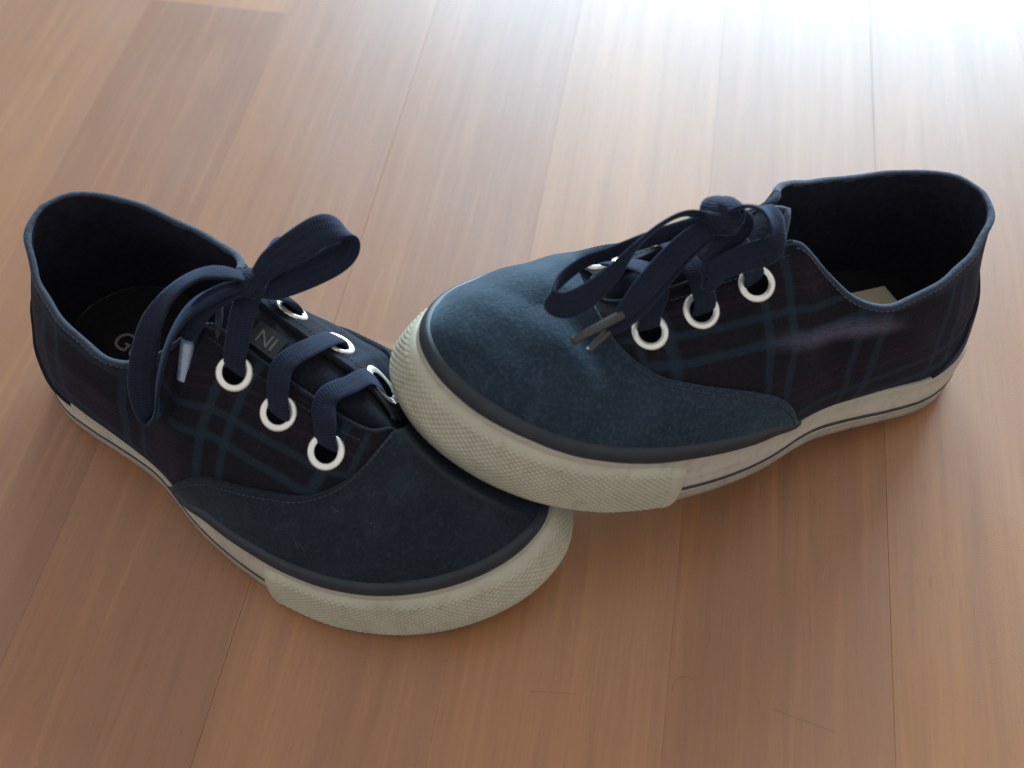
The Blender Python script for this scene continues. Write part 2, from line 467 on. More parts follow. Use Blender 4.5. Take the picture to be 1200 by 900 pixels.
class Last:
    """surface of one shoe; q = station parameter, t = 0 at the feather line .. 1 at the top edge"""
    def __init__(s, flex, bumps, sag=0.0, folds=(), over=0.0, heel=0.0):
        s.flex, s.bumps, s.folds = flex, bumps, folds
        s.tab = TAB.copy()
        s.tab[:, 0] -= heel * np.clip((30 - s.tab[:, 0]) / 28, 0, 1)
        s.tab[1:11, 9] += over
        s.tab[1:11, 2] -= over * .55
        s.tab[:, 5] -= sag * np.clip((s.tab[:, 3] - 66) / 22, 0, 1) * np.clip((176 - s.tab[:, 3]) / 20, 0, 1)
        qs = np.linspace(0, NS, NS * 16, endpoint=False)
        p = cr(s.tab[:, [1, 0]], qs, True)
        d = np.linalg.norm(np.roll(p, -1, 0) - p, axis=1)
        s.arc_q = np.append(qs, NS)
        s.arc = np.append(0, np.cumsum(d))
    def rise(s, y):
        y = np.asarray(y, float)
        a = np.clip(y - 138, 0, None)
        f = np.clip(y - 122, 0, None)
        return 6.5 * (a / 55) ** 2 + s.flex * (f / 68) ** 1.8
    def row(s, q):
        return cr(s.tab, q, True)
    def normal2(s, q):
        e = .02
        a, b = cr(s.tab[:, [1, 0]], q - e, True), cr(s.tab[:, [1, 0]], q + e, True)
        d = unit(b - a)
        # going heel -> outer side -> toe is anticlockwise seen from above when x is outward
        return np.stack([d[:, 1], -d[:, 0]], -1)
    def base(s, q):
        """feather line x, y, foxing top z (with toe spring)"""
        r = s.row(q)
        return r[:, 1], r[:, 0], r[:, 2]
    def pt(s, q, t):
        """q (n,), t (n,) or (n,m) -> (n,m,3)"""
        q = np.asarray(q, float)
        t = np.asarray(t, float)
        if t.ndim == 1:
            t = np.broadcast_to(t[None], (len(q), len(t)))
        r = s.row(q)
        n = s.normal2(q)
        h = s.rise(r[:, 0])
        z0 = r[:, 2] - 4
        P0 = np.stack([r[:, 1], r[:, 0], z0 + h], -1)
        hT = s.rise(r[:, 3])
        T = np.stack([r[:, 4], r[:, 3], r[:, 5] + hT], -1)
        C1 = P0 + np.stack([n[:, 0] * r[:, 9], n[:, 1] * r[:, 9], r[:, 8]], -1)
        C2 = T + np.stack([n[:, 0] * r[:, 6], n[:, 1] * r[:, 6], r[:, 7]], -1)
        t = t[..., None]
        S = (P0[:, None] * (1 - t) ** 3 + 3 * C1[:, None] * t * (1 - t) ** 2 + 3 * C2[:, None] * t ** 2 * (1 - t) + T[:, None] * t ** 3)
        return S
    def nrm(s, q, t):
        q = np.asarray(q, float)
        t = np.asarray(t, float)
        if t.ndim == 1:
            t = np.broadcast_to(t[None], (len(q), len(t))).copy()
        e = .01
        tc = np.clip(t, .012, .985)
        du = s.pt(q + e, tc) - s.pt(q - e, tc)
        dv = s.pt(q, tc + e) - s.pt(q, tc - e)
        return unit(np.cross(du, dv))
    def off(s, q, t, d, deform=True):
        S = s.pt(q, t)
        N = s.nrm(q, t)
        d = np.asarray(d, float)
        if d.ndim == 1:
            d = d[None, :, None]
        elif d.ndim == 2:
            d = d[..., None]
        S = S + N * d
        if deform:
            S = s.deform(S, N)
        return S
    def deform(s, S, N):
        dd = np.zeros(S.shape[:-1])
        for (x0, y0, x1, y1, w, depth, zmin) in s.bumps:
            ax, ay = x1 - x0, y1 - y0
            L2 = ax * ax + ay * ay
            k = np.clip(((S[..., 0] - x0) * ax + (S[..., 1] - y0) * ay) / L2, 0, 1)
            dist = np.hypot(S[..., 0] - x0 - k * ax, S[..., 1] - y0 - k * ay)
            fade = np.clip((S[..., 2] - zmin) / 8, 0, 1) * np.clip(1.25 - np.abs(k - .5) * 1.2, 0, 1)
            dd += depth * np.exp(-(dist / w) ** 2) * fade
        for (y0, z0, y1, z1, w, depth) in s.folds:
            ay, az = y1 - y0, z1 - z0
            k = np.clip(((S[..., 1] - y0) * ay + (S[..., 2] - z0) * az) / (ay * ay + az * az), 0, 1)
            dist = np.hypot(S[..., 1] - y0 - k * ay, S[..., 2] - z0 - k * az)
            dd += np.where(S[..., 0] > 8, depth * np.exp(-(dist / w) ** 2) * np.sin(np.pi * np.clip(k * .9 + .05, 0, 1)), 0)
        # gentle unevenness of worn cloth
        x, y, z = S[..., 0], S[..., 1], S[..., 2]
        dd += .35 * np.sin(x * .21 + y * .13) * np.sin(y * .17 - z * .23 + 1.3) * np.clip((z - 20) / 10, 0, 1)
        return S + N * dd[..., None]
    def find(s, x, y, z):
        """nearest (q, t) on the surface"""
        q = np.linspace(0, NS, NS * 10, endpoint=False)
        t = np.linspace(0.02, .98, 60)
        S = s.pt(q, t)
        d = ((S - np.array([x, y, z])) ** 2).sum(-1)
        i = np.unravel_index(d.argmin(), d.shape)
        return q[i[0]], t[i[1]]
    def t_at(s, q, dz):
        """t where the surface is dz above the foxing top, measured along the column"""
        t = np.linspace(0, 1, 60)
        S = s.pt(q, t)
        seg = np.linalg.norm(np.diff(S, axis=1), axis=2)
        ln = np.concatenate([np.zeros((len(q), 1)), np.cumsum(seg, 1)], 1)
        return np.array([np.interp(4 + d, l, t) for l, d in zip(ln, np.broadcast_to(dz, (len(q),)))])

def build_shoe(side, name, label, flex, sag, over, heel, bumps, folds, mats, lace_spec):
    """side = 1 keeps x, -1 mirrors the last into the other foot"""
    root = bpy.data.objects.new(name, None)
    C.objects.link(root)
    root.empty_display_size = .05
    root['label'] = label
    root['category'] = 'sneaker'
    root['group'] = 'pair of sneakers'
    S = Last(flex, bumps, sag, folds, over, heel)
    def low(y):
        return sag * np.clip((np.asarray(y, float) - 66) / 22, 0, 1) * np.clip((176 - np.asarray(y, float)) / 20, 0, 1)
    mx = np.array([side, 1, 1])
    fl = side < 0
    def add(nm, V, F, mat, parent=root, uv=None, weld=0, flip=False, **kw):
        V = np.asarray(V, float).reshape(-1, 3) * mx
        me = mesh_from(V, F, uv, True, flip != fl, nm, weld)
        return link(nm, me, M[mat], parent, **kw)
    qall = np.arange(0, NS, 1 / SUB)
    arc = np.interp(qall, S.arc_q, S.arc)

    # ---- outsole and foxing band
    def ring(profile, q, closed=True, extra=0):
        """profile rows: (outward, z or fraction flag) as functions of foxing top"""
        x, y, zf = S.base(q)
        n = S.normal2(q)
        h = S.rise(y)
        V = np.zeros((len(q), len(profile), 3))
        for j, (o, z, fr) in enumerate(profile):
            V[:, j, 0] = x + n[:, 0] * (o + extra)
            V[:, j, 1] = y + n[:, 1] * (o + extra)
            V[:, j, 2] = z + fr * zf + h
        return V
    V = ring([(-3, 3, 0), (2.2, 3.2, 0), (3.1, 2.9, 0), (3.3, 2.2, 0), (3.25, .8, 0), (2.6, .15, 0), (-3, 0, 0)], qall)
    nq, nv = V.shape[:2]
    F = grid_faces(nq, nv, True, True)
    Fb = [tuple(range(nv - 1, nq * nv, nv))[::-1]]
    add('outsole', V, F + Fb, 'outsole', flip=False)
    # the foxing band waves a little where it was glued on
    V = ring([(-1.2, -.6, 1), (1.2, .5, 1), (2.1, .2, 1), (2.6, -1.0, 1), (2.7, 0, .66), (2.9, -.5, .62), (2.95, 0, .4), (3.0, 3.6, 0), (2.8, 2.9, 0), (-1.2, 2.8, 0)], qall)
    wav = .5 * np.sin(arc * .11) + .35 * np.sin(arc * .23 + 1)
    V[:, :4, 2] += wav[:, None]
    fox = add('foxing_band', V, grid_faces(len(qall), V.shape[1], True, True), 'rubber')
    st_q = qall
    V = ring([(2.7, 5.6, 0), (3.2, 5.5, 0), (3.22, 6.2, 0), (3.2, 6.9, 0), (2.7, 7.0, 0)], st_q)
    V[..., 2] += (.4 * np.sin(arc * .09))[:, None]
    add('pinstripe', V, grid_faces(len(st_q), 5, True, False), 'stripe', fox, flip=True)

    # ---- toe bumper with its raised diamond texture
    ql, qm = 13.15, 31.3
    nb = 900
    q = np.linspace(ql, qm, nb)
    x, y, zf = S.base(q)
    n = S.normal2(q)
    h = S.rise(y)
    a = np.interp(q, S.arc_q, S.arc)
    a0, a1 = a[0], a[-1]
    end = np.minimum(a - a0, a1 - a)
    rnd = np.sqrt(np.clip(1 - (1 - np.clip(end / 7, 0, 1)) ** 2, 0, 1))
    nvb = 110
    w = np.linspace(0, 1, nvb)
    hb = (zf - 1.6) * (.55 + .45 * rnd)
    mid = (zf - 1.6) * .46
    zc = np.where(rnd < 1, mid, (zf - 1.6) * .5)
    z = .3 + (zc - hb / 2)[:, None] + hb[:, None] * w[None]
    z = np.maximum(z, .25)
    prof = 3.05 + 2.3 * np.clip(np.sin(np.pi * np.clip(w, .0, 1)) * 2.4, 0, 1) ** .5 * (1.0) + .8 * np.sin(np.pi * w) - 1.4 * w
    o = (2.2 + (prof - 2.2)[None] * np.clip(rnd + .05, 0, 1)[:, None])
    u = a - a0
    vv = (z - .3) * 1.0
    aa = (u[:, None] + vv * 1.2) / 2.05
    bb = (u[:, None] - vv * 1.2) / 2.05
    dia = np.clip(1.5 * np.abs(np.cos(np.pi * aa)) * np.abs(np.cos(np.pi * bb)), 0, 1)
    mask = np.clip((w[None] - .07) / .05, 0, 1) * np.clip((.93 - w[None]) / .04, 0, 1) * np.clip((end[:, None] - 5) / 3, 0, 1)
    tf = np.clip(1 - np.abs(q - 22.5) / 6, 0, 1)
    o = o + (4.0 * tf * tf * (3 - 2 * tf))[:, None] * np.sin(np.pi * np.clip(w, .12, .5))[None] * np.clip((1.05 - w) / .55, .25, 1)[None]
    o = o + (.30 * dia - .15) * mask
    V = np.zeros((nb, nvb, 3))
    V[..., 0] = x[:, None] + n[:, :1] * o
    V[..., 1] = y[:, None] + n[:, 1:] * o
    V[..., 2] = z + h[:, None]
    add('toe_bumper', V, grid_faces(nb, nvb), 'bumper')

    # ---- quarters: plaid canvas, outer and inner side one piece round the heel
    NT_ = 34
    tt = np.linspace(0, 1, NT_)
    q = np.arange(-17.0, 17.0001, 1 / SUB) - 0.5   # from the inner throat round the heel to the outer throat
    q = np.arange(29.0 - NS, 16.0 + 1e-6, 1 / SUB)
    qq = np.mod(q, NS)
    V = S.off(qq, tt, np.zeros(NT_))
    seg = np.concatenate([np.zeros((len(q), 1)), np.cumsum(np.linalg.norm(np.diff(V, axis=1), axis=2), 1)], 1)
    aq = np.interp(np.mod(q, NS), S.arc_q, S.arc) - np.where(q < 0, S.arc[-1], 0)
    # cloth coordinates: along the shoe, and up the side
    UV = np.stack([np.broadcast_to(aq[:, None], seg.shape) / 100 + .02, seg / 100 + .0012 * np.abs(aq[:, None]) - .04], -1).reshape(-1, 2)
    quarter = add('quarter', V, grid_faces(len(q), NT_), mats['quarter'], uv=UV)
    # lining inside the whole upper
    ql_ = qall
    V = S.off(ql_, np.linspace(.03, 1, 26), np.full(26, -1.9))
    add('lining', V, grid_faces(len(ql_), 26, True), 'lining', flip=True)

    # ---- edge tape round the collar and folded edge of the eyestay
    def sweep(nm, P, N, wid, thk, mat, parent=root, nsec=10, closed=False, uvscale=None, **kw):
        P = np.asarray(P, float)
        Tn = np.gradient(P, axis=0)
        if closed:
            Tn = np.roll(P, -1, 0) - np.roll(P, 1, 0)
        Tn = unit(Tn)
        N = unit(N - (N * Tn).sum(-1, keepdims=True) * Tn)
        B = np.cross(Tn, N)
        th = np.linspace(0, 2 * np.pi, nsec, endpoint=False)
        ce, se = np.cos(th), np.sin(th)
        ce = np.sign(ce) * np.abs(ce) ** .75
        se = np.sign(se) * np.abs(se) ** .75
        wid = np.broadcast_to(np.asarray(wid, float), (len(P),))
        thk = np.broadcast_to(np.asarray(thk, float), (len(P),))
        V = P[:, None] + B[:, None] * (ce[None, :, None] * wid[:, None, None] / 2) + N[:, None] * (se[None, :, None] * thk[:, None, None] / 2)
        ln = np.append(0, np.cumsum(np.linalg.norm(np.diff(P, axis=0), axis=1)))
        UV = np.stack([np.broadcast_to(ln[:, None], (len(P), nsec)) / 100, np.broadcast_to((th / (2 * np.pi))[None] * 2, (len(P), nsec))], -1).reshape(-1, 2)
        F = grid_faces(len(P), nsec, closed, True)
        if not closed:
            k = (len(P) - 1) * nsec
            F += [tuple(range(nsec))[::-1], tuple(k + i for i in range(nsec))]
        F = [tuple(reversed(f)) for f in F]
        return add(nm, V, F, mat, parent, uv=UV, **kw)
    qc = np.mod(np.arange(35.2 - NS, 9.8, 1 / SUB), NS)
    e = S.off(qc, np.array([1.0]), np.array([-.8]))[:, 0]
    nn = S.nrm(qc, np.array([1.0]))[:, 0]
    up = unit(S.pt(qc, np.array([1.0]))[:, 0] - S.pt(qc, np.array([.95]))[:, 0])
    lump = np.cumsum(np.linalg.norm(np.diff(e, axis=0, prepend=e[:1]), axis=1))
    collar = sweep('collar_binding', e - up * .35, nn, 1.8 + .07 * np.sin(lump * 1.9) + .08 * np.sin(lump * .31 + 1), 2.2 + .1 * np.sin(lump * .55 + 2), 'collar')
    for qs in (np.arange(9.4, 16.2, 1 / SUB), np.arange(28.8, 35.6, 1 / SUB)):
        e = S.off(qs, np.array([1.0]), np.array([-.8]))[:, 0]
        nn = S.nrm(qs, np.array([1.0]))[:, 0]
        sweep('eyestay_edge', e, nn, 1.5, 2.3, 'counter')

    # ---- vamp (toe cap with its two wings)
    qv = np.arange(8.05, 36.0, 1 / SUB)
    tv = np.clip(S.row(qv)[:, 10], 0.012, 1)
    tv[(qv >= 16) & (qv <= 28)] = 1
    NV = 44
    fr = np.linspace(0, 1, NV)
    T = tv[:, None] * fr[None]
    d = np.full(T.shape, 1.3)
    V = S.off(qv, T, d)
    # lip of the cut edge
    lip = S.off(qv, tv[:, None], np.full((len(qv), 1), -.3))
    inner = (tv >= .999)
    lip[inner] = V[inner][:, -1:]
    V = np.concatenate([V, lip], 1)
    vamp = add('vamp', V, grid_faces(len(qv), NV + 1), mats['vamp'], weld=.02)

    # ---- dark rand strip between vamp and rubber
    qr = np.arange(8.6, 35.5, 1 / SUB)
    k = len(qr)
    fade = np.clip(np.minimum(np.arange(k), k - 1 - np.arange(k)) / 30, 0, 1)
    hts = [(-2, .6), (.3, 2.2), (1.2, 2.55), (2.6, 2.6), (3.8, 2.5), (4.5, 2.1), (4.9, 1.2)]
    cols = []
    for hh, oo in hts:
        t = S.t_at(qr, hh * (.55 + .45 * fade) if hh > 0 else np.full(k, hh))
        cols.append(S.off(qr, t[:, None], (oo * (.6 + .4 * fade))[:, None], False)[:, 0])
    V = np.stack(cols, 1)
    add('rand_strip', V, grid_faces(k, len(hts)), 'rand')

    # ---- heel counter
    qh = np.arange(-4.1, 4.1001, 1 / SUB)
    ah = np.interp(np.mod(qh, NS), S.arc_q, S.arc) - np.where(qh < 0, S.arc[-1], 0)
    th_ = np.clip(.66 * (1 - np.abs(ah) / 44) ** .8, .02, 1)
    fr = np.linspace(0, 1, 18)
    t0 = np.minimum(S.t_at(np.mod(qh, NS), -.4), th_)
    Tt = t0[:, None] + (th_ - t0)[:, None] * fr[None]
    V = S.off(np.mod(qh, NS), Tt, np.full(Tt.shape, 1.1))
    lip = S.off(np.mod(qh, NS), th_[:, None], np.full((len(qh), 1), -.2))
    V = np.concatenate([V, lip], 1)
    add('heel_counter', V, grid_faces(len(qh), 19), 'counter')

    # ---- stitching, too fine to pick apart
    def stitches(nm, q, t, off, step, ln, r, mat, parent):
        P = S.off(q, t[:, None], np.full((len(q), 1), off))[:, 0]
        N = S.nrm(q, t[:, None])[:, 0]
        s = np.append(0, np.cumsum(np.linalg.norm(np.diff(P, axis=0), axis=1)))
        V, F = [], []
        for s0 in np.arange(1, s[-1] - ln, step):
            a = np.array([np.interp(s0, s, P[:, i]) for i in range(3)])
            b = np.array([np.interp(s0 + ln, s, P[:, i]) for i in range(3)])
            nn = np.array([np.interp(s0, s, N[:, i]) for i in range(3)])
            tn = unit(b - a)
            bi = np.cross(tn, nn)
            k = len(V)
            for (p, f) in ((a, .3), ((a + b) / 2, 1), (b, .3)):
                V += [p - bi * r, p + nn * r * 1.3 * f, p + bi * r, p - nn * r]
            for m in (0, 4):
                for c in range(4):
                    F.append((k + m + c, k + m + (c + 1) % 4, k + m + 4 + (c + 1) % 4, k + m + 4 + c))
        return add(nm, V, F, mat, parent, kind='stuff')
    qs = np.arange(8.4, 16.0, 1 / SUB)
    for qs in (np.arange(8.6, 15.9, 1 / SUB), np.arange(29.1, 35.6, 1 / SUB)):
        tq = S.row(qs)[:, 10]
        stitches('vamp_stitching', qs, np.clip(tq - .035, .01, 1), 1.42, 1.7, 1.25, .2, 'thread_dim', vamp)
    qs = np.mod(np.arange(35.6 - NS, 9.4, 1 / SUB), NS)
    stitches('collar_stitching', qs, np.full(len(qs), .962), .12, 1.9, 1.4, .24, 'thread', collar)
    for qs in (np.arange(9.6, 14.9, 1 / SUB), np.arange(30.1, 35.4, 1 / SUB)):
        stitches('eyestay_stitching', qs, np.full(len(qs), .93), .12, 1.7, 1.25, .17, 'thread_dim', quarter)

    # ---- insole
    q = np.arange(0, NS, 1 / 6)
    x, y, zf = S.base(q)
    n = S.normal2(q)
    V, k = [], len(q)
    for o_, z_ in ((-2.2, 16.0), (-4, 14.6), (-8, 13.9), (-14, 13.7)):
        for i in range(k):
            V.append((x[i] + n[i, 0] * o_, y[i] + n[i, 1] * o_, z_ + S.rise(y[i])))
    F = [(j * k + i, j * k + (i + 1) % k, (j + 1) * k + (i + 1) % k, (j + 1) * k + i) for j in range(3) for i in range(k)]
    F.append(tuple(3 * k + i for i in range(k)))
    insole = add('insole', V, F, 'insole')

    # ---- tongue
    def tongue_pt(a, b):
        """a 0 (throat) .. 1 (top), b -1..1 across"""
        yy = 146 - 64 * a
        zc = np.interp(yy, [76, 82, 95, 110, 125, 140, 146], [80.5, 77.5, 69.2, 63.6, 58.6, 53.2, 50.5]) + S.rise(yy) - low(yy)
        xw = np.interp(a, [0, .25, 1], [6, 10.5, 15])
        xc = -1.0 - .6 * a
        return np.array([xc + b * xw, yy + (1.2 * b * b if a > .95 else 0), zc - 1.4 - 8.0 * b * b - 1.5 * abs(b) ** 3])
    na, nb_ = 30, 17
    V = []
    for dz in (0, -2.2):
        for i in range(na):
            a_ = i / (na - 1)
            for j in range(nb_):
                b_ = -1 + 2 * j / (nb_ - 1)
                sh = 1 - .12 * max(0, (a_ - .9) / .1) * abs(b_)
                p = tongue_pt(a_ * sh, b_)
                p[2] += dz + .25 * math.sin(i * 1.3 + j * .7)
                V.append(p)
    g = grid_faces(na, nb_)
    m_ = na * nb_
    F = [tuple(reversed(f)) for f in g] + [tuple(m_ + i for i in f) for f in g]
    rim = [i * nb_ for i in range(na)] + [(na - 1) * nb_ + j for j in range(1, nb_)] + [i * nb_ + nb_ - 1 for i in range(na - 2, -1, -1)]
    F += [(rim[i], rim[i + 1], m_ + rim[i + 1], m_ + rim[i]) for i in range(len(rim) - 1)]
    tongue = add('tongue', V, F, 'tongue', flip=True)
    edge = np.array([tongue_pt(*ab) for ab in [(a_, 1) for a_ in np.linspace(.80, .88, 5)] + [(1 - .12 * abs(b_), b_) for b_ in np.linspace(.95, -.95, 21)] + [(a_, -1) for a_ in np.linspace(.88, .80, 5)]])
    edge[:, 2] -= 1.0
    sweep('tongue_binding', edge, np.tile([0, .3, 1.0], (len(edge), 1)), 2.2, 3.0, 'collar', tongue)

    # ---- eyelets
    eyes = []
    for (ex_, ey_, ez_) in ((12.4, 95, 62), (14.6, 112, 57), (15.2, 129, 51), (-17, 94, 62), (-15.6, 111, 57), (-14.6, 127, 51) if side > 0 else (-11.8, 132.5, 51)):
        q0, t0 = S.find(ex_, ey_, ez_ + S.rise(ey_) - low(ey_))
        p = S.off(np.array([q0]), np.array([t0]), np.array([0.0]))[0, 0]
        nn = S.nrm(np.array([q0]), np.array([t0]))[0, 0]
        eyes.append((p, nn))
        uu = unit(np.cross(nn, np.array([0, 1.0, .2])))
        ww = np.cross(nn, uu)
        prof = [(5.55, -.9), (5.7, -.35), (5.45, .3), (4.85, .68), (4.2, .62), (3.55, .2), (3.15, -.35), (3.05, -1.2)]
        V = []
        ns = 36
        for i in range(ns):
            th = 2 * math.pi * i / ns
            dr = uu * math.cos(th) + ww * math.sin(th)
            for (rr, hh) in prof:
                V.append(p + dr * rr + nn * hh)
        eo = add('eyelet', V, grid_faces(ns, len(prof), True), 'eyelet')
        V = [p + (uu * math.cos(2 * math.pi * i / 24) + ww * math.sin(2 * math.pi * i / 24)) * 3.5 + nn * .24 for i in range(24)]
        add('hole_shade', V, [tuple(range(24))], 'hole_shade', eo)  # flat black disc, paints the shade inside the uncut eyelet

    # ---- laces
    def ribbon(nm, pts, wid=7.4, thk=1.25, mat='lace', parent=root, dens=14, taper=None):
        A = np.array([p[:3] for p in pts], float)
        N = np.array([p[3:6] if len(p) >= 6 else (0, 0, 1) for p in pts], float)
        W = np.array([[p[6] if len(p) > 6 else wid] for p in pts], float)
        q = np.linspace(0, len(A) - 1, (len(A) - 1) * dens + 1)
        P = cr(A, q)
        Nn = cr(unit(N), q)
        Ww = cr(W, q)[:, 0]
        P = P + Nn * 0
        return sweep(nm, P, Nn, Ww, thk, mat, parent, 14)
    for spec in lace_spec['ribbons']:
        o = ribbon(spec[0], spec[2], *spec[3:], parent=root)
        if spec[1]: o['label'] = spec[1]
    # the knot: two short wraps round each other
    kx, ky, kz, ks = lace_spec['knot']
    for (ax, r1, r2, tl, wd) in (((.75, -.45, .35), 2.9, 2.1, .0, 5.6), ((.35, .9, .1), 2.3, 2.2, 1.2, 5.0), ((.1, .3, 1), 2.0, 3.0, .6, 3.6)):
        ax = unit(np.array(ax))
        u1 = unit(np.cross(ax, [.1, .2, 1.0]))
        u2 = np.cross(ax, u1)
        th = np.linspace(0, 2 * np.pi, 40, endpoint=False)
        P = np.array([kx, ky, kz]) + ks * (np.cos(th)[:, None] * u1 * r1 + np.sin(th)[:, None] * u2 * r2 + (np.sin(th + tl) * 1.3)[:, None] * ax)
        Nn = np.cos(th)[:, None] * u1 + np.sin(th)[:, None] * u2
        sweep('knot', P, Nn, wd * ks * (1 + .12 * np.sin(3 * th)), 2.9 * ks, 'lace', closed=True)
    for (p0, p1, rr, mt) in lace_spec['aglets']:
        p0, p1 = np.array(p0, float), np.array(p1, float)
        kk = np.linspace(0, 1, 10)[:, None]
        P = p0 + (p1 - p0) * kk
        sweep('aglet', P, np.tile([.3, .2, 1.0], (10, 1)), np.full(10, rr * 2.3) * (1 - .18 * kk[:, 0]), np.full(10, rr * 1.5), mt)
    return root, S, insole, tongue, eyes

def text_on(name, txt, size, mat, parent, M4):
    cu = bpy.data.curves.new(name, 'FONT')
    cu.body = txt
    cu.size = size
    cu.align_x = 'CENTER'
    cu.align_y = 'CENTER'
    cu.extrude = .0001
    tmp = bpy.data.objects.new(name + '_c', cu)
    C.objects.link(tmp)
    dg = bpy.context.evaluated_depsgraph_get()
    me = bpy.data.meshes.new_from_object(tmp.evaluated_get(dg))
    bpy.data.objects.remove(tmp)
    me.materials.clear()
    o = link(name, me, M[mat], parent)
    o.matrix_local = M4
    return o

def frame(o, xdir, zdir):
    x = Vector(xdir).normalized()
    z = Vector(zdir)
    z = (z - x * z.dot(x)).normalized()
    y = z.cross(x)
    m = Matrix((x, y, z)).transposed().to_4x4()
    m.translation = Vector(o) * MM
    return m

# ================================================================== the shoe lying flat (left of the picture)
U = (0, 0, 1)
specL = {
    'knot': (-6, 91.5, 81.5, 1.0),
    'ribbons': [
        ('lace', None, [(14.9, 112.0, 55, .9, 0, .5), (13.6, 111.4, 59, .8, 0, .6), (10.8, 109.8, 62.5, .6, 0, .8), (6.2, 107.8, 65.0, .3, 0, 1), (1.6, 108.1, 66.0, 0, 0, 1), (-4.9, 110.0, 65.0, -.2, 0, 1), (-11.5, 110.9, 62, -.5, 0, .9), (-15.2, 110.9, 58.6, -.8, 0, .6), (-15.8, 111, 55, -.9, 0, .5)]),
        ('lace', None, [(15.2, 129, 49, .9, 0, .5), (14.2, 128, 53.5, .8, 0, .6), (11.3, 126.1, 57.2, .6, 0, .8), (6.8, 122.8, 59.4, .3, 0, 1), (2.5, 122.8, 60.6, 0, 0, 1), (-2.6, 125.2, 59.8, -.2, 0, 1), (-9, 126.4, 57.6, -.4, 0, 1), (-13.6, 127, 53.4, -.8, 0, .6), (-14.6, 127, 49, -.9, 0, .5)]),
        ('lace', None, [(12.4, 95, 60, .9, 0, .5), (11.4, 94.9, 65, .8, .1, .5), (8.1, 94.4, 70, .7, .2, .6), (1.5, 92.8, 76, .6, .3, .7), (-5, 91.7, 80, .4, .2, .8)]),
        ('lace', None, [(-17, 94, 60, -.9, 0, .5), (-16, 93.8, 65, -.8, .1, .5), (-13, 93, 70, -.7, .2, .6), (-9, 92.5, 76, -.6, .3, .7), (-6, 91.5, 80, -.4, .2, .8)]),
        ('lace_loop', 'broad bow loop standing out over the inner side',
         [(-7.1, 91.9, 82, .3, .3, .85, 5), (-11.3, 95.5, 87.2, .3, .35, .85, 8), (-18.3, 99.8, 90.4, .3, .4, .85, 9.5), (-25.9, 103.2, 91.6, .2, .45, .85, 9.5), (-30.6, 106.4, 89.6, -.7, .5, .5, 9), (-30.6, 108.9, 86.2, -.8, .3, -.5, 9), (-24.6, 107.8, 83.6, -.35, -.35, -.85, 9), (-15.9, 102.6, 81.6, -.35, -.4, -.85, 8.5), (-8.4, 96.8, 80.2, -.35, -.4, -.85, 7), (-6.7, 91.7, 80, -.35, -.3, -.85, 5)]),
        ('lace_loop', 'long bow loop hanging down the outer side',
         [(-6.0, 90.9, 83.0, 0, -.3, 1, 5), (-2.3, 86.1, 86.4, .1, -.5, .9, 6), (1.8, 80.0, 86.0, .3, -.8, .6, 6.5), (7.6, 72.9, 79.6, .45, -.5, .6, 7), (13.8, 68.2, 70.5, .55, .1, .7, 7.4), (20.6, 67.6, 61.5, .6, .45, .6, 8), (26.6, 69.2, 53.5, .6, .55, .5, 8.4), (30.2, 72.2, 47.0, .7, .6, .2, 8), (31.0, 74.6, 45.5, .2, .8, -.5, 7), (29.6, 76.4, 50.5, -.6, .8, -.2, 7), (24.2, 75.4, 58.5, -.6, .7, -.4, 7), (16.0, 75.5, 68, -.5, .7, -.5, 7), (8.4, 79.2, 76.5, -.4, .6, -.7, 7), (1.9, 86.2, 82, -.2, .3, -.9, 6), (-5.1, 91.4, 82.5, 0, .3, -1, 5)]),
        ('lace_end', None, [(-4.1, 92.2, 82.0, 0, .3, 1, 5), (0.4, 88.2, 82, .3, .3, .9, 6), (5.2, 83.8, 79, .5, .3, .7, 6.5), (9.3, 80.6, 73.5, .8, .2, .5, 6.5), (12.8, 79.6, 67.6, .9, .1, .45, 5.5)], 6.5),
        ('lace_end', None, [(-7.5, 91.7, 82.0, 0, -.3, 1, 5), (-14.6, 92.0, 86.4, -.1, -.6, .8, 6.5), (-21.5, 91.6, 85.5, -.6, -.4, .7, 6.5), (-26.7, 90.6, 78, -.9, -.2, .4, 6.5), (-28.6, 90.5, 70, -1, 0, .2, 5)], 6.5),
    ],
    'aglets': [((12.6, 79.6, 68), (19.8, 80.2, 56.5), 1.9, 'aglet_clear'), ((-28.6, 90.5, 70.5), (-30.4, 91, 59), 1.7, 'aglet_dark')],
}
bumpsL = [(28, 146, -20, 150, 7, -1.6, 22), (17, 150, 13, 166, 4.5, 1.6, 22), (6, 152, 4, 170, 6, -1.0, 22), (-22, 150, -20, 172, 16, -3.0, 20)]
foldsL = [(20, 44, 62, 36, 3.5, .9), (66, 42, 92, 48, 4, .7)]
shoeL, SL, insL, tngL, eyL = build_shoe(1, 'sneaker', 'navy plaid sneaker lying flat on the floor with the other shoe\'s toe resting on it', 0.0, 0.5, 4.0, 0.0, bumpsL, foldsL, {'vamp': 'suede_shaded', 'quarter': 'plaid'}, specL)
shoeL.location = (-.1557, .2473, 0)
shoeL.rotation_euler = (0, 0, R(-121.2))

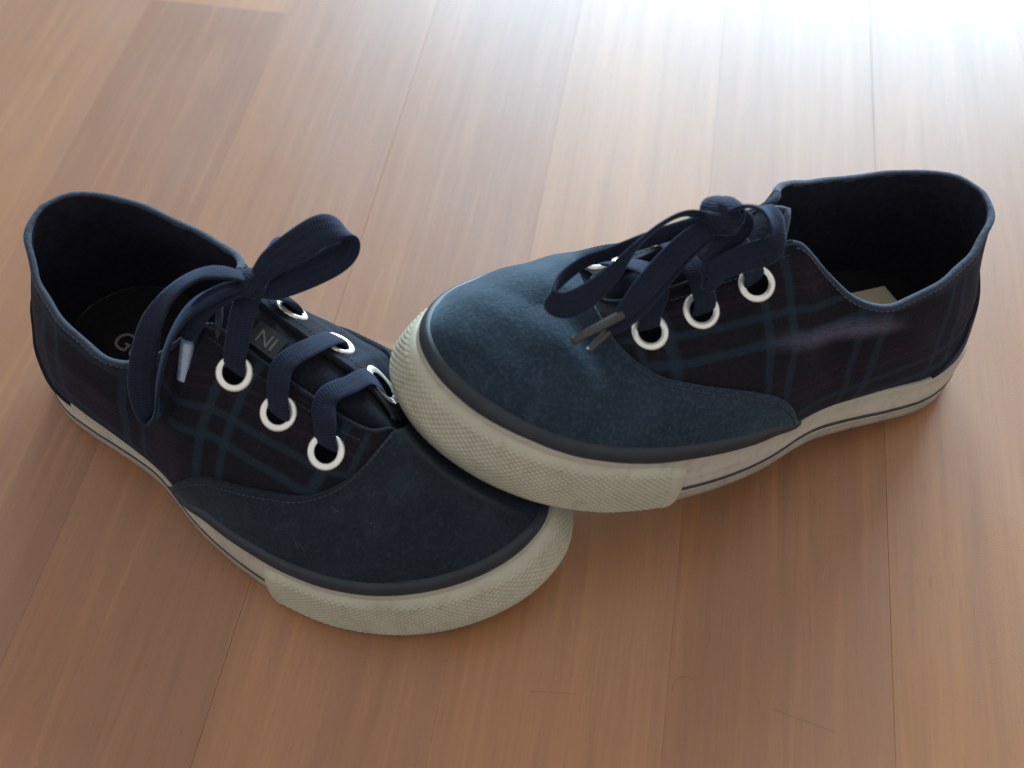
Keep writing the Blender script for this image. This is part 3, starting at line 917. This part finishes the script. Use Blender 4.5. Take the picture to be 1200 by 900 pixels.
# ================================================================== the shoe resting its toe on the other (right of the picture)
specR = {
    'knot': (6.3, 111.5, 80.5, 1.35),
    'ribbons': [
        ('lace', None, [(15.2, 112, 50, 0.9, 0, 0.5), (14.2, 112, 54.5, 0.8, 0, 0.6), (12.4, 113.5, 58.5, 0.6, 0, 0.8), (8.2, 115.1, 62.2, 0.3, 0, 1), (0.8, 116.4, 62.6, 0, 0, 1), (-6.1, 116.7, 60.4, -0.2, 0, 1), (-11.8, 113.8, 57, -0.5, 0, 0.9), (-15.2, 111.4, 53.6, -0.8, 0, 0.6), (-15.8, 111, 50, -0.9, 0, 0.5)]),
        ('lace', None, [(15.4, 129, 44, 0.9, 0, 0.5), (14.9, 129, 49, 0.8, 0, 0.6), (13.2, 128.9, 53.4, 0.6, 0, 0.8), (8.1, 125.6, 56.8, 0.3, 0, 1), (2.7, 125, 57.6, 0, 0, 1), (-2.6, 126.9, 56, -0.2, 0, 1), (-7.6, 129.6, 52.8, -0.4, 0, 1), (-11.2, 131.8, 49.2, -0.8, 0, 0.6), (-12, 132.4, 44, -0.9, 0, 0.5)]),
        ('lace', None, [(12.4, 95, 55, 0.9, 0, 0.5), (11.4, 96.3, 60.5, 0.8, -0.1, 0.5), (10.1, 99.5, 65.5, 0.7, -0.2, 0.6), (7.1, 104.2, 72, 0.6, -0.3, 0.7), (5.2, 109.8, 76.5, 0.4, -0.2, 0.8)]),
        ('lace', None, [(-17, 94, 55, -0.9, 0, 0.5), (-16.8, 94.2, 60.5, -0.8, -0.1, 0.5), (-12.9, 97.8, 66, -0.7, -0.2, 0.6), (-4.2, 104.2, 72.5, -0.5, -0.3, 0.8), (4.1, 110.3, 76.5, -0.3, -0.2, 0.9)]),
        ('lace_loop', 'long bow loop lying forward over the toe',
         [(6.9, 113.8, 80, .8, -.3, -.4, 4.5), (4.3, 121.7, 81, .8, -.3, -.4, 4.5), (4.2, 129.2, 77.4, .8, -.3, -.4, 4.6), (6.8, 136.8, 72.4, .85, -.2, -.2, 5), (9.8, 143.3, 66.6, .85, .1, .2, 6), (12.0, 150.0, 62.4, .75, .3, .45, 7), (11.8, 156.4, 59.2, .55, .65, .4, 7.5), (8.3, 159.6, 59.2, -.2, .9, .3, 6.5), (3.6, 154.6, 61.0, -.8, .4, -.2, 5.2), (0.2, 146.8, 63, -.8, .3, -.2, 4.6), (0.4, 139.2, 65.6, -.8, .2, -.2, 4.4), (1.4, 128.8, 70, -.7, 0, -.5, 4.6), (4.9, 113.8, 78, -.3, 0, -1, 5)]),
        ('lace_loop', 'short curled bow loop on the outer side',
         [(7.1, 111.4, 82, 0, -.3, 1, 6), (9.9, 107.3, 86.4, -.2, -.5, .8, 7.5), (13.3, 102.6, 86.2, .4, -.8, .3, 8.5), (15.0, 98.8, 81.4, .8, -.5, .2, 8.5), (17.2, 100.3, 76.4, .85, .2, .4, 8.5), (16.4, 106.5, 73.2, .75, .3, .55, 8), (16.0, 113.5, 70, .75, .4, .4, 7), (17.2, 117.4, 66.6, .4, .9, -.1, 6.5), (14.4, 116.4, 68.4, -.7, .4, -.5, 6.5), (11.5, 111.9, 73.2, -.75, .2, -.6, 7), (8.8, 105.2, 79, -.7, 0, -.6, 7), (6.4, 109.8, 80, -.3, 0, -1, 5)]),
        ('lace_end', None, [(7.5, 113.8, 79, .5, .2, .8, 5), (9, 121.2, 75.4, .55, .3, .7, 6.2), (11.2, 128.3, 69.6, .6, .4, .65, 6.6), (14.8, 135.6, 63.8, .65, .4, .6, 6.4), (17.8, 141.7, 58.6, .7, .4, .55, 4.2)], 6.5),
        ('lace_end', None, [(7.1, 113.3, 78, .5, .2, .8, 5), (9.3, 122.1, 70.4, .6, .3, .7, 5.6), (13.5, 130.6, 63.4, .65, .4, .6, 5.8), (17.6, 138.6, 57.6, .7, .4, .55, 5), (19.2, 145.4, 54, .75, .4, .5, 3)], 6.5),
    ],
    'aglets': [((17.7, 141.2, 58.8), (20.2, 156.4, 53.6), 1.3, 'aglet_dark'), ((19.1, 145, 54.2), (22.2, 151.8, 51), 1.0, 'aglet_dark')],
}
bumpsR = [(30, 141, 0, 152, 4.5, -1.7, 24), (26, 151, 6, 158, 6, .7, 26), (16, 60, 22, 88, 3.0, .0, 20)]
foldsR = [(94, 44, 38, 45.5, 2.6, 1.7), (88, 36, 50, 37, 4, -.9), (30, 42, 12, 30, 4, -.8)]
shoeR, SR, insR, tngR, eyR = build_shoe(-1, 'sneaker', 'navy plaid sneaker with its toe propped up on top of the other shoe', 0.0, 5.0, 0.0, 7.0, bumpsR, foldsR, {'vamp': 'suede_lit', 'quarter': 'plaid_sheen'}, specR)
shoeR.location = (.1462, .2448, .0006)
shoeR.rotation_mode = 'YXZ'
shoeR.rotation_euler = (R(11.0), R(3.2), R(108.9))

# the soft upper of the flat shoe gives way under the sole that rests on it
bpy.context.view_layer.update()
mL = shoeL.matrix_world.copy()
mR = shoeR.matrix_world.inverted() @ mL
mRi = mR.inverted()
qo = np.linspace(0, NS, 240, endpoint=False)
ox, oy, _ = SR.base(qo)
on = SR.normal2(qo)
OUT = np.stack([-(ox + on[:, 0] * 6), oy + on[:, 1] * 6], -1)
def inside_depth(x, y):
    d = np.hypot(OUT[:, 0] - x, OUT[:, 1] - y)
    i = int(d.argmin())
    out = (x - OUT[i, 0]) * -on[i, 0] + (y - OUT[i, 1]) * on[i, 1]
    return -math.copysign(float(d[i]), out)
def press(ob):
    for ch in ob.children:
        if ch.type == 'MESH' and ch.name.split('.')[0] not in ('outsole', 'foxing_band', 'toe_bumper', 'pinstripe', 'insole'):
            me = ch.data
            off = -1.9 if ch.name.startswith('lining') else (-.9 if ch.name.startswith(('quarter', 'tongue')) else 0)
            for v in me.vertices:
                p = mR @ v.co * 1000
                if p.y < 90 or p.z > 60:
                    continue
                sole = float(SR.rise(p.y)) - .6 + off
                if p.z < sole - 9:
                    continue
                k = inside_depth(p.x, p.y)
                if k < -12:
                    continue
                g = min(1, max(0, (k + 12) / 12))
                g = g * g * (3 - 2 * g)
                e = p.z - sole + 1.5
                dz = (math.log1p(math.exp(min(e, 30) / 2.0)) * 2.0 if e < 30 else e) * g
                p.z -= dz
                v.co = mRi @ (p / 1000)
            me.update()
        press(ch)
press(shoeL)

# ------------------------------------------------------------------ print and labels inside the shoes
text_on('insole_print', 'Go', .0105, 'print_insole', insL, frame((.8, 26.0, 14.0), (.05, 1, 0), (0, 0, 1)))
lab = bpy.data.meshes.new('insole_label')
bm = bmesh.new()
bmesh.ops.create_cube(bm, size=1)
for v in bm.verts:
    v.co = Vector((v.co.x * .017, v.co.y * .023, v.co.z * .0005))
bm.to_mesh(lab)
bm.free()
o = link('insole_label', lab, M['label_beige'], insR, label='plain beige label on the insole')
o.location = (.0068, .0200, .0146)
o.rotation_euler = (0, 0, R(4))
for tng, sgn in ((tngL, 1), (tngR, -1)):
    me = bpy.data.meshes.new('tongue_label')
    bm = bmesh.new()
    bmesh.ops.create_cube(bm, size=1)
    for v in bm.verts:
        v.co = Vector((v.co.x * .0075, v.co.y * .010, v.co.z * .0006))
    bm.to_mesh(me)
    bm.free()
    lb = link('tongue_label', me, M['label_grey'], tng)
    lb.matrix_local = frame((.4 * sgn, 98.5, 66.6 - (5 if sgn < 0 else 0)), (1, 0, -.1 * sgn), (0, .5, 1))
    text_on('tongue_print', 'IN', .0062, 'print_grey', lb, frame((0, 0, .45), (0, -1, 0), (0, 0, 1)))

# ------------------------------------------------------------------ hairline scratches and a stray hair on the lacquer
def thin_line(name, pts, w, mat):
    q = np.linspace(0, len(pts) - 1, (len(pts) - 1) * 6 + 1)
    P = cr(np.array([(x, y, .03) for x, y in pts], float), q)
    T = unit(np.gradient(P, axis=0))
    B = np.stack([-T[:, 1], T[:, 0], np.zeros(len(T))], -1)
    V = []
    for p, b in zip(P, B):
        V += [p - b * w, p + np.array([0, 0, w]), p + b * w]
    F = [(i * 3 + j, i * 3 + 3 + j, i * 3 + 4 + j, i * 3 + 1 + j) for i in range(len(P) - 1) for j in (0, 1)]
    return link(name, mesh_from(V, F), M[mat], floor)
thin_line('scratch', [(5.6, 114.5), (12.8, 114.0), (19.4, 113.7)], .03, 'hair')
thin_line('scratch', [(77.2, 109.3), (85.6, 105.8), (94.6, 102.2)], .03, 'hair')
thin_line('hair', [(48.2, 114.4), (48.6, 116.6), (50.1, 118.4), (52.8, 119.0), (55.2, 117.7)], .03, 'hair')
